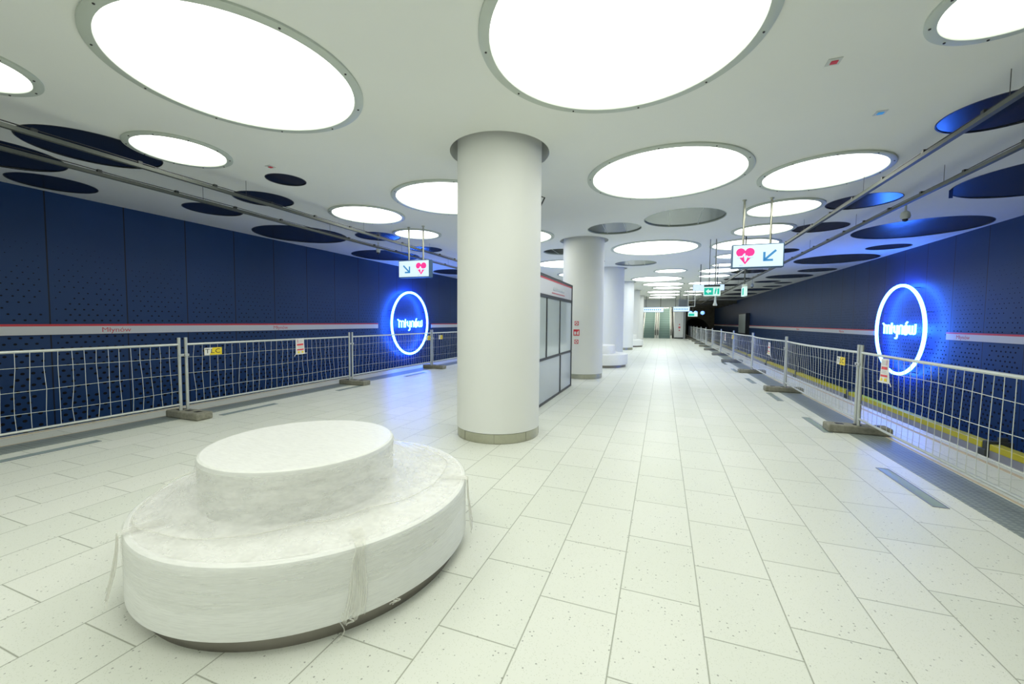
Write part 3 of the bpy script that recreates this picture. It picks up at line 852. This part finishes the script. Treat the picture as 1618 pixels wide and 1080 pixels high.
prism(b, [(.125, -.08), (.17, -.08), (.17, .08), (.125, .06)], .001, P); prism(b, [(.06, -.07), (.085, -.07), (.10, 0), (.115, .05), (.07, .05)], .001, P)
prism(b, arc(.092, .068, .014, 0, 330, 8), .001, P)
finish('running_figure', b, 'signgreen', t)
t = thing('hanging_loudspeaker', 'white tapered pendant hanging below the green exit sign', 'loudspeaker', (1.30, 12.1, ZC))
finish('stem', tube(B(), [(0, 0, 0), (0, 0, -1.5)], .008, 8), 'cam', t); finish('body', lathe(B(), [(.02, -1.46), (.02, -1.5), (.028, -1.62), (.055, -1.70), (.05, -1.72)], n=20, cap1=True), 'cam', t, True)
# edge-on exit sign
t = thing('exit_sign', 'green exit sign seen edge-on, hanging on one rod behind the right heart sign', 'exit sign', (1.92, 11.75, ZC))
finish('housing', box(B(), -.035, .035, -.20, .20, -1.50, -1.27, .004), 'signgreen_white', t)
finish('green_field', box(B(), -.038, .038, -.14, .05, -1.47, -1.30), 'signgreen', t)
finish('mounting_box', box(B(), -.05, .05, -.06, .06, -1.27, -1.2), 'cam', t)
finish('pole', tube(B(), [(0, 0, -1.22), (0, 0, 0)], .016, 8), 'trunk', t, True)
# wide white sign
t = thing('hanging_sign', 'wide white lit sign hanging behind the green exit sign', 'hanging sign', (1.56, 16.8, ZC))
finish('housing', box(B(), -.53, .53, -.07, .07, -.99, -.76, .005), 'grey_box', t)
finish('lit_face', box(B(), -.52, .52, -.076, -.06, -.98, -.77), 'signwhite', t)
pole_pair(t, (-.27, .3), -.77, .016)
b = B()
for k in range(3): box(b, -.05+k*.13, .0+k*.13, -.079, -.077, -.92, -.84)
finish('symbols', b, 'arrow', t)
# far signs
def far_sign(x0, x1, y, z0, z1, label, m='signwhite'):
    t = thing('hanging_sign', label, 'hanging sign', ((x0+x1)/2, y, ZC)); W = (x1-x0)/2
    finish('housing', box(B(), -W, W, -.08, .08, z0-ZC, z1-ZC), 'grey_box', t)
    finish('lit_face', box(B(), -W+.02, W-.02, -.09, -.07, z0-ZC+.02, z1-ZC-.02), m, t)
    pole_pair(t, (-W*.7, W*.7), z1-ZC-.01, .02)
    b = B(); n = 9
    for k in range(n):
        u = -W*.85+1.7*W*k/n; box(b, u, u+W*.09, -.093, -.091, (z0+z1)/2-ZC-.05, (z0+z1)/2-ZC+.05)
    finish('lettering', b, 'arrow', t)
far_sign(-1.59, .05, 36, 2.35, 2.76, 'long pale blue lit sign hanging in front of the left escalator')
far_sign(.66, 1.75, 31, 2.27, 2.62, 'pale blue lit sign hanging under the grey display')
t = thing('hanging_display', 'grey hanging train display above the far lit sign', 'display', (1.26, 30, ZC))
finish('housing', box(B(), -.28, .28, -.06, .06, -1.11, -.62), 'grey_box', t); finish('screen', box(B(), -.26, .26, -.065, -.055, -1.09, -.64), 'lcd', t)
pole_pair(t, (-.2, .2), -.63, .014)
t = thing('cable_cage', 'pale open metal frame hanging beside the grey display', 'metal frame', (1.77, 29.6, ZC))
b = B()
for sx in (-.2, .2):
    for sy in (-.15, .15): tube(b, [(sx, sy, -1.1), (sx, sy, 0)], .014, 6)
for z in (-1.1, -.7, -.35):
    tube(b, [(-.2, -.15, z), (.2, -.15, z), (.2, .15, z), (-.2, .15, z)], .014, 6, closed=True)
finish('frame', b, 'wire', t)
t = thing('exit_sign', 'tiny green exit sign far away beside the white end pillar', 'exit sign', (2.08, 33, ZC))
finish('housing', box(B(), -.32, .32, -.04, .04, -1.72, -1.42), 'signgreen_white', t); finish('green_field', box(B(), -.28, .1, -.045, -.035, -1.68, -1.50), 'signgreen', t)
pole_pair(t, (0,), -1.42, .016)
for i, (x, lb) in enumerate(((2.62, 'left'), (3.09, 'middle'), (3.73, 'right'))):
    t = thing('signal_lamp', 'glowing blue lamp over the tunnel mouth, '+lb+' of the three', 'lamp', (x, 45, ZC), 'blue lamps over the tunnel mouth')
    finish('lens', lathe(B(), [(.02, -1.38), (.16, -1.30), (.19, -1.2), (.16, -1.06), (.05, -1.0)], n=20, cap0=True, cap1=True), 'screen_blue', t, True)
    finish('rod', tube(B(), [(0, 0, -1.02), (0, 0, 0)], .015, 6), 'trunk', t)

# ------------------------------------------------------------------ cameras and small fittings
def dome(x, y, z, label, w_=.075):
    t = thing('dome_camera', label, 'camera', (x, y, ZC), 'white surveillance cameras hanging from the ceiling')
    z -= ZC
    finish('stem', tube(B(), [(0, 0, 0), (0, 0, z+.05)], .018, 8), 'cam', t, True)
    finish('housing', lathe(B(), [(.02, z+.10), (w_*.8, z+.07), (w_, z), (w_*.8, z-.05)], n=20, cap0=True, cap1=True), 'cam', t, True)
    finish('lens', lathe(B(), [(w_*.6, z-.03), (w_*.5, z-.075), (w_*.2, z-.095)], n=16, cap1=True), 'black', t, True)
dome(4.0, 9.3, 3.42, 'white dome camera hanging above the right neon ring')
dome(-7.55, 9.5, 3.45, 'white camera hanging below the left cable rails near the large dark disc', .06)
dome(4.0, 22.5, 3.3, 'tiny white camera hanging far down the right cable rail', .08)
def fitting(x, y, label, red):
    t = thing('ceiling_fitting', label, 'ceiling fitting', (x, y, ZC))
    finish('plate', box(B(), -.05, .05, -.05, .05, -.006, 0), 'cam', t)
    finish('cover', box(B(), -.022, .028, -.02, .025, -.012, -.006), 'red' if red else 'arrow', t)
fitting(1.28, 4.2, 'small square ceiling fitting with a red centre at the upper right', True)
fitting(2.05, 5.35, 'small bluish ceiling fitting right of the red-centred one', False)
fitting(-5.32, 4.35, 'small ceiling fitting above the tiny dark disc on the left', True)
t = thing('hanging_strap', 'short blue strap hanging from the edge of the huge dark ceiling disc', 'strap', (4.33, 8.75, ZC))
finish('strap', box(B(), -.025, .025, -.003, .003, -.13, .03), mat('blue_strap', (.03, .08, .4), .5), t)

# ------------------------------------------------------------------ glazed display case behind the front column
KX, KX0, KY0, KY1, KZ = -1.98, -2.75, 6.35, 9.38, 2.34
t = thing('display_case', 'tall black-framed display case with frosted panels and a white header, behind the front column', 'display case', (KX, KY0, 0))
L = KY1-KY0; D = KX-KX0
def kb(*a): return box(B(), *a)
b = B(); q = .035
for yy in (0, L-q*1.4): box(b, -q, 0, yy, yy+q*1.4, 0, KZ); box(b, -D, -D+q, yy, yy+q*1.4, 0, KZ)
for xx in (-q, -D):
    box(b, xx, xx+q, 0, L, 0, .04); box(b, xx, xx+q, 0, L, .80, .845); box(b, xx, xx+q, 0, L, 1.93, 1.99); box(b, xx, xx+q, 0, L, KZ-.045, KZ)
    for yy in (.84, 1.86): box(b, xx, xx+q, yy-.022, yy+.022, .84, 1.94)
    box(b, xx, xx+q, 1.94-.022, 1.94+.022, .03, .81)
for yy in (0, L-q): box(b, -D, 0, yy, yy+q, KZ-.045, KZ); box(b, -D, 0, yy, yy+q, .80, .845); box(b, -D, 0, yy, yy+q, 0, .04)
box(b, -D, 0, 0, L, KZ-.01, KZ)
finish('frame', b, 'black', t)
for xx in (-.024, -D+.012):
    for y0, y1 in ((.04, .82), (.86, 1.84), (1.88, L-.04)): finish('glass_pane', kb(xx, xx+.010, y0, y1, .845, 1.93), 'pane', t)
    for y0, y1 in ((.04, 1.92), (1.96, L-.04)): finish('lower_panel', kb(xx, xx+.010, y0, y1, .04, .80), 'pane_low', t)
    hd = finish('header', kb(xx, xx+.012, .04, L-.04, 1.99, KZ-.045), 'band_white', t)
for yy in (.012, L-.024):
    finish('end_panel', kb(-D+q, -q, yy, yy+.01, .04, KZ-.045), 'pane_low', t)
finish('red_strip', kb(-.011, -.007, .04, L-.04, KZ-.075, KZ-.045), 'red', t)
finish('red_underline', kb(-.011, -.007, 1.2, 2.25, 2.04, 2.055), 'redtext', t)
finish('faint_strip', kb(-.0105, -.008, 1.3, 2.2, 2.10, 2.15), 'pane_low', t)

# ------------------------------------------------------------------ fire signs
def on_column(cx, cy, rad, ang, z, sz, label, extin):
    x, y = cx+(rad+.004)*math.cos(ang), cy+(rad+.004)*math.sin(ang)
    t = thing('fire_sign', label, 'fire sign', (x, y, z), 'small red fire signs on the columns', rz=ang-PI/2+PI)
    finish('board', box(B(), -sz/2, sz/2, -.004, .004, -sz/2, sz/2), 'red', t)
    if extin:
        b = B(); P = lambda u, v, w_: (u, -.006+w_, v)
        prism(b, [(-.38*sz, -.35*sz), (-.05*sz, -.35*sz), (-.05*sz, .15*sz), (-.38*sz, .15*sz)], .002, P)
        prism(b, [(.1*sz, -.35*sz), (.38*sz, -.35*sz), (.38*sz, .35*sz), (.1*sz, .05*sz)], .002, P)
    else:
        b = B(); tube(b, [(.28*sz*math.cos(a), -.006, .28*sz*math.sin(a)) for a in [2*PI*k/16 for k in range(16)]], .12*sz, 5, closed=True)
    finish('pictogram', b, 'paper', t)
def front_ang(cx, cy, px_az): pass
A2 = math.atan2(-11.07, 2.05)+.0
for z, sz, ex, lb in ((1.46, .105, False, 'upper small red fire sign on the second column'), (1.22, .16, True, 'middle larger red fire sign on the second column'), (.98, .105, False, 'lower small red fire sign on the second column')):
    on_column(CX, 11.07, CR, A2-.28, z, sz, lb, ex)

# ------------------------------------------------------------------ end wall, escalators, end pillar
slab('wall_end_header', 'white_wall', PL, 2.0, YE, YE+.3, 2.95, ZC)
slab('wall_end_left', 'white_wall', PL, -1.95, YE, YE+.3, 0, 2.95)
slab('wall_shaft_left', 'white_wall', -2.1, -1.95, YE, YE+12, -1, 9)
slab('wall_shaft_right', 'white_wall', 1.0, 1.15, YE+.3, YE+12, -1, 9)
slab('wall_shaft_back', 'white_wall', -2.1, 1.15, YE+12, YE+12.2, -1, 9)
slab('wall_track_divider_left', 'tunnel', PL, PL+.2, YE+.3, YT, -1.2, ZC)
bm = B(); bm.faces.new([bm.verts.new(p) for p in ((-2.0, YE+.3, 2.96), (1.05, YE+.3, 2.96), (1.05, YE+12, 9.3), (-2.0, YE+12, 9.3))])
struct('ceiling_shaft', bm, 'white_wall')
MT['balustrade'] = mat('pale_steel_balustrade', (.85, .85, .76), .35)
def escalator(x0, x1, label):
    t = thing('escalator', label, 'escalator', ((x0+x1)/2, YE-.3, 0), 'escalators at the end of the platform')
    W = (x1-x0)/2; b = B(); r = B(); n = 22; dy, dz = .4, .23; y = .5; z = .0
    box(b, -W, W, -.3, .5, 0, .012)
    for k in range(n):
        box(b, -W, W, y, y+dy+.02, z+dz-.03, z+dz); box(r, -W, W, y, y+.012, z-.02, z+dz-.03); y += dy; z += dz
    finish('steps', b, 'step', t); finish('risers', r, 'step_edge', t)
    Y1, Z1 = .5+n*dy, n*dz
    for s in (-1, 1):
        bb = B(); pts = [(.1, 0), (.1, .78), (.35, .92), (.6, .92), (Y1, Z1+.92), (Y1, Z1-.1), (.7, -.0)]
        prism(bb, pts, .17, lambda u, v, w_, s=s: (s*(W+.005)+(w_ if s > 0 else -w_), u, v))
        bl = finish('balustrade', bb, 'balustrade', t)
        finish('handrail', tube(B(), [(s*(W+.09), yy, zz) for yy, zz in ((.12, .30), (.0, .45), (-.02, .65), (.1, .86), (.35, .97), (.62, 1.0), (Y1, Z1+.98))], .04, 8), 'rubber', bl, True)
    return t
escalator(-1.72, -.72, 'left escalator climbing from the far end of the platform')
escalator(-.32, .68, 'right escalator climbing beside the white end pillar')
t = thing('end_pillar', 'white square pillar right of the escalators with a dark base', 'pillar', (1.42, YE, 0))
finish('body', box(B(), -.38, .38, -.5, .25, .12, 2.94, .01), 'white_wall', t)
finish('base', box(B(), -.37, .37, -.49, .24, 0, .12), 'black', t)
for z, s in ((1.32, .05), (1.05, .09), (.78, .05)): finish('fire_sign', box(B(), .05-s, .05+s, -.508, -.5, z-s, z+s), 'redtext', t)
SHAFT_FILL = emit('shaft_fill_light', (1, 1, .92), 13)  # strip lights added to brighten the escalator shaft
for i, yy in enumerate((1.2, 4.0, 6.8)):
    for x, nm_ in ((-1.25, 'left'), (.2, 'right')):
        z = 2.96+(yy-.3)*.574
        q = thing('shaft_fill_light', 'added fill strip light on the sloping ceiling over the '+nm_+' escalator, '+('lower', 'middle', 'upper')[i]+' one', 'strip light', (x, YE+yy, z-.16))
        q.rotation_euler = (math.atan(.574), 0, 0)
        finish('diffuser', box(B(), -.3, .3, -.8, .8, -.05, -.01), SHAFT_FILL, q); finish('housing', box(B(), -.33, .33, -.83, .83, -.01, .02), 'cam', q)
slab('wall_end_right', 'white_wall', 1.8, 2.0, YE, YE+6, 0, 2.95)
# tunnel portal: concrete wall with an arched mouth
b = B(); es = []
bm = b
x0, x1 = PR-1.6, XR
loop([(x0, YT, -1.4), (x1, YT, -1.4), (x1, YT, ZC), (x0, YT, ZC)])
cxm = 4.3
loop([(cxm+1.95*math.cos(a), YT, -.2+2.35*math.sin(a)) for a in [PI*k/20 for k in range(21)]]+[(cxm-1.95, YT, -1.1), (cxm+1.95, YT, -1.1)])
bmesh.ops.triangle_fill(bm, use_beauty=True, edges=es, normal=(0, -1, 0))
struct('wall_tunnel_portal', bm, 'tunnel')
bm = B(); n = 24
ra = [[(cxm+1.95*math.cos(a), y, -.2+2.35*math.sin(a)) for a in [PI*(k/n*1.3-.15) for k in range(n+1)]] for y in (YT, YT+14)]
VA = [[bm.verts.new(p) for p in r] for r in ra]
for k in range(n): bm.faces.new((VA[0][k], VA[0][k+1], VA[1][k+1], VA[1][k]))
struct('wall_tunnel_lining', bm, 'tunnel')
slab('wall_tunnel_end', 'tunnel', 1, 7, YT+14, YT+14.2, -2, 4)
slab('wall_tunnel_left', 'tunnel', 1.9, 2.1, YE+.5, YT, -1.4, ZC)
b = B()
for k in range(6):
    y = YE+3+k*2.6; box(b, 2.1, XR, y, y+.35, ZC-.3, ZC)
struct('trim_7', b, 'tunnel')

TUNNEL_FILL = emit('tunnel_fill_tube', (1, .95, .75), 60)  # lamps added to lift the dark tunnel side
for i, yy in enumerate((43.5, 47.5, 51.5, 55.5, 59.5)):
    q = thing('tunnel_fill_lamp', 'added fill strip lamp on the dark wall beyond the end pillar, '+words[i]+' towards the tunnel', 'strip light', (2.1, yy, 3.05), 'added strip lamps beyond the end pillar')
    finish('housing', box(B(), .002, .07, -.65, .65, 0, .08), 'grey_box', q); finish('tube', tube(B(), [(.05, -.6, -.02), (.05, .6, -.02)], .02, 8), TUNNEL_FILL, q)

# wall light board and rail cover
t = thing('light_board', 'upright pale board with dark side standing against the far right wall', 'board', (XR, 39.4, 0))
finish('cabinet', box(B(), -.30, -.002, -1.6, 1.6, .60, 2.32), 'black', t)
MT['signboard_face'] = mat('pale_board_face', (.52, .60, .57), .35)
finish('face', box(B(), -.315, -.30, -1.5, 1.55, .66, 2.26), 'signboard_face', t)
finish('mounts', box(B(), -.05, 0, -1.2, 1.2, .7, .8), 'trunk', t)
t = thing('rail_cover', 'long yellow-topped third rail cover beside the right track', 'rail cover', (6.0, 0, -1.15))
seg = [YB, 7.6]; y = 7.75
bk = (7.68, 10.46, 16.76, 22.48, 28.26, 34.2, 40.1)
b = B(); g = B(); prev = YB
for k in list(bk)+[YT-.2]:
    box(b, -.08, .10, prev+.10, k-.10, .255, .38, .012); prev = k
finish('yellow_cover', b, 'yellow_rail', t)
finish('grey_skirt', box(g, -.07, .08, YB, YT-.2, .0, .255), 'grey_cover', t)
for k in bk:
    h = B(); box(h, -.10, .30, k-.05, k+.05, .22, .42, .01); box(h, -.14, -.05, k-.09, k+.09, -.0, .26, .01); box(h, .1, .22, k-.03, k+.03, 0, .5)
    finish('bracket', h, 'trunk', t)
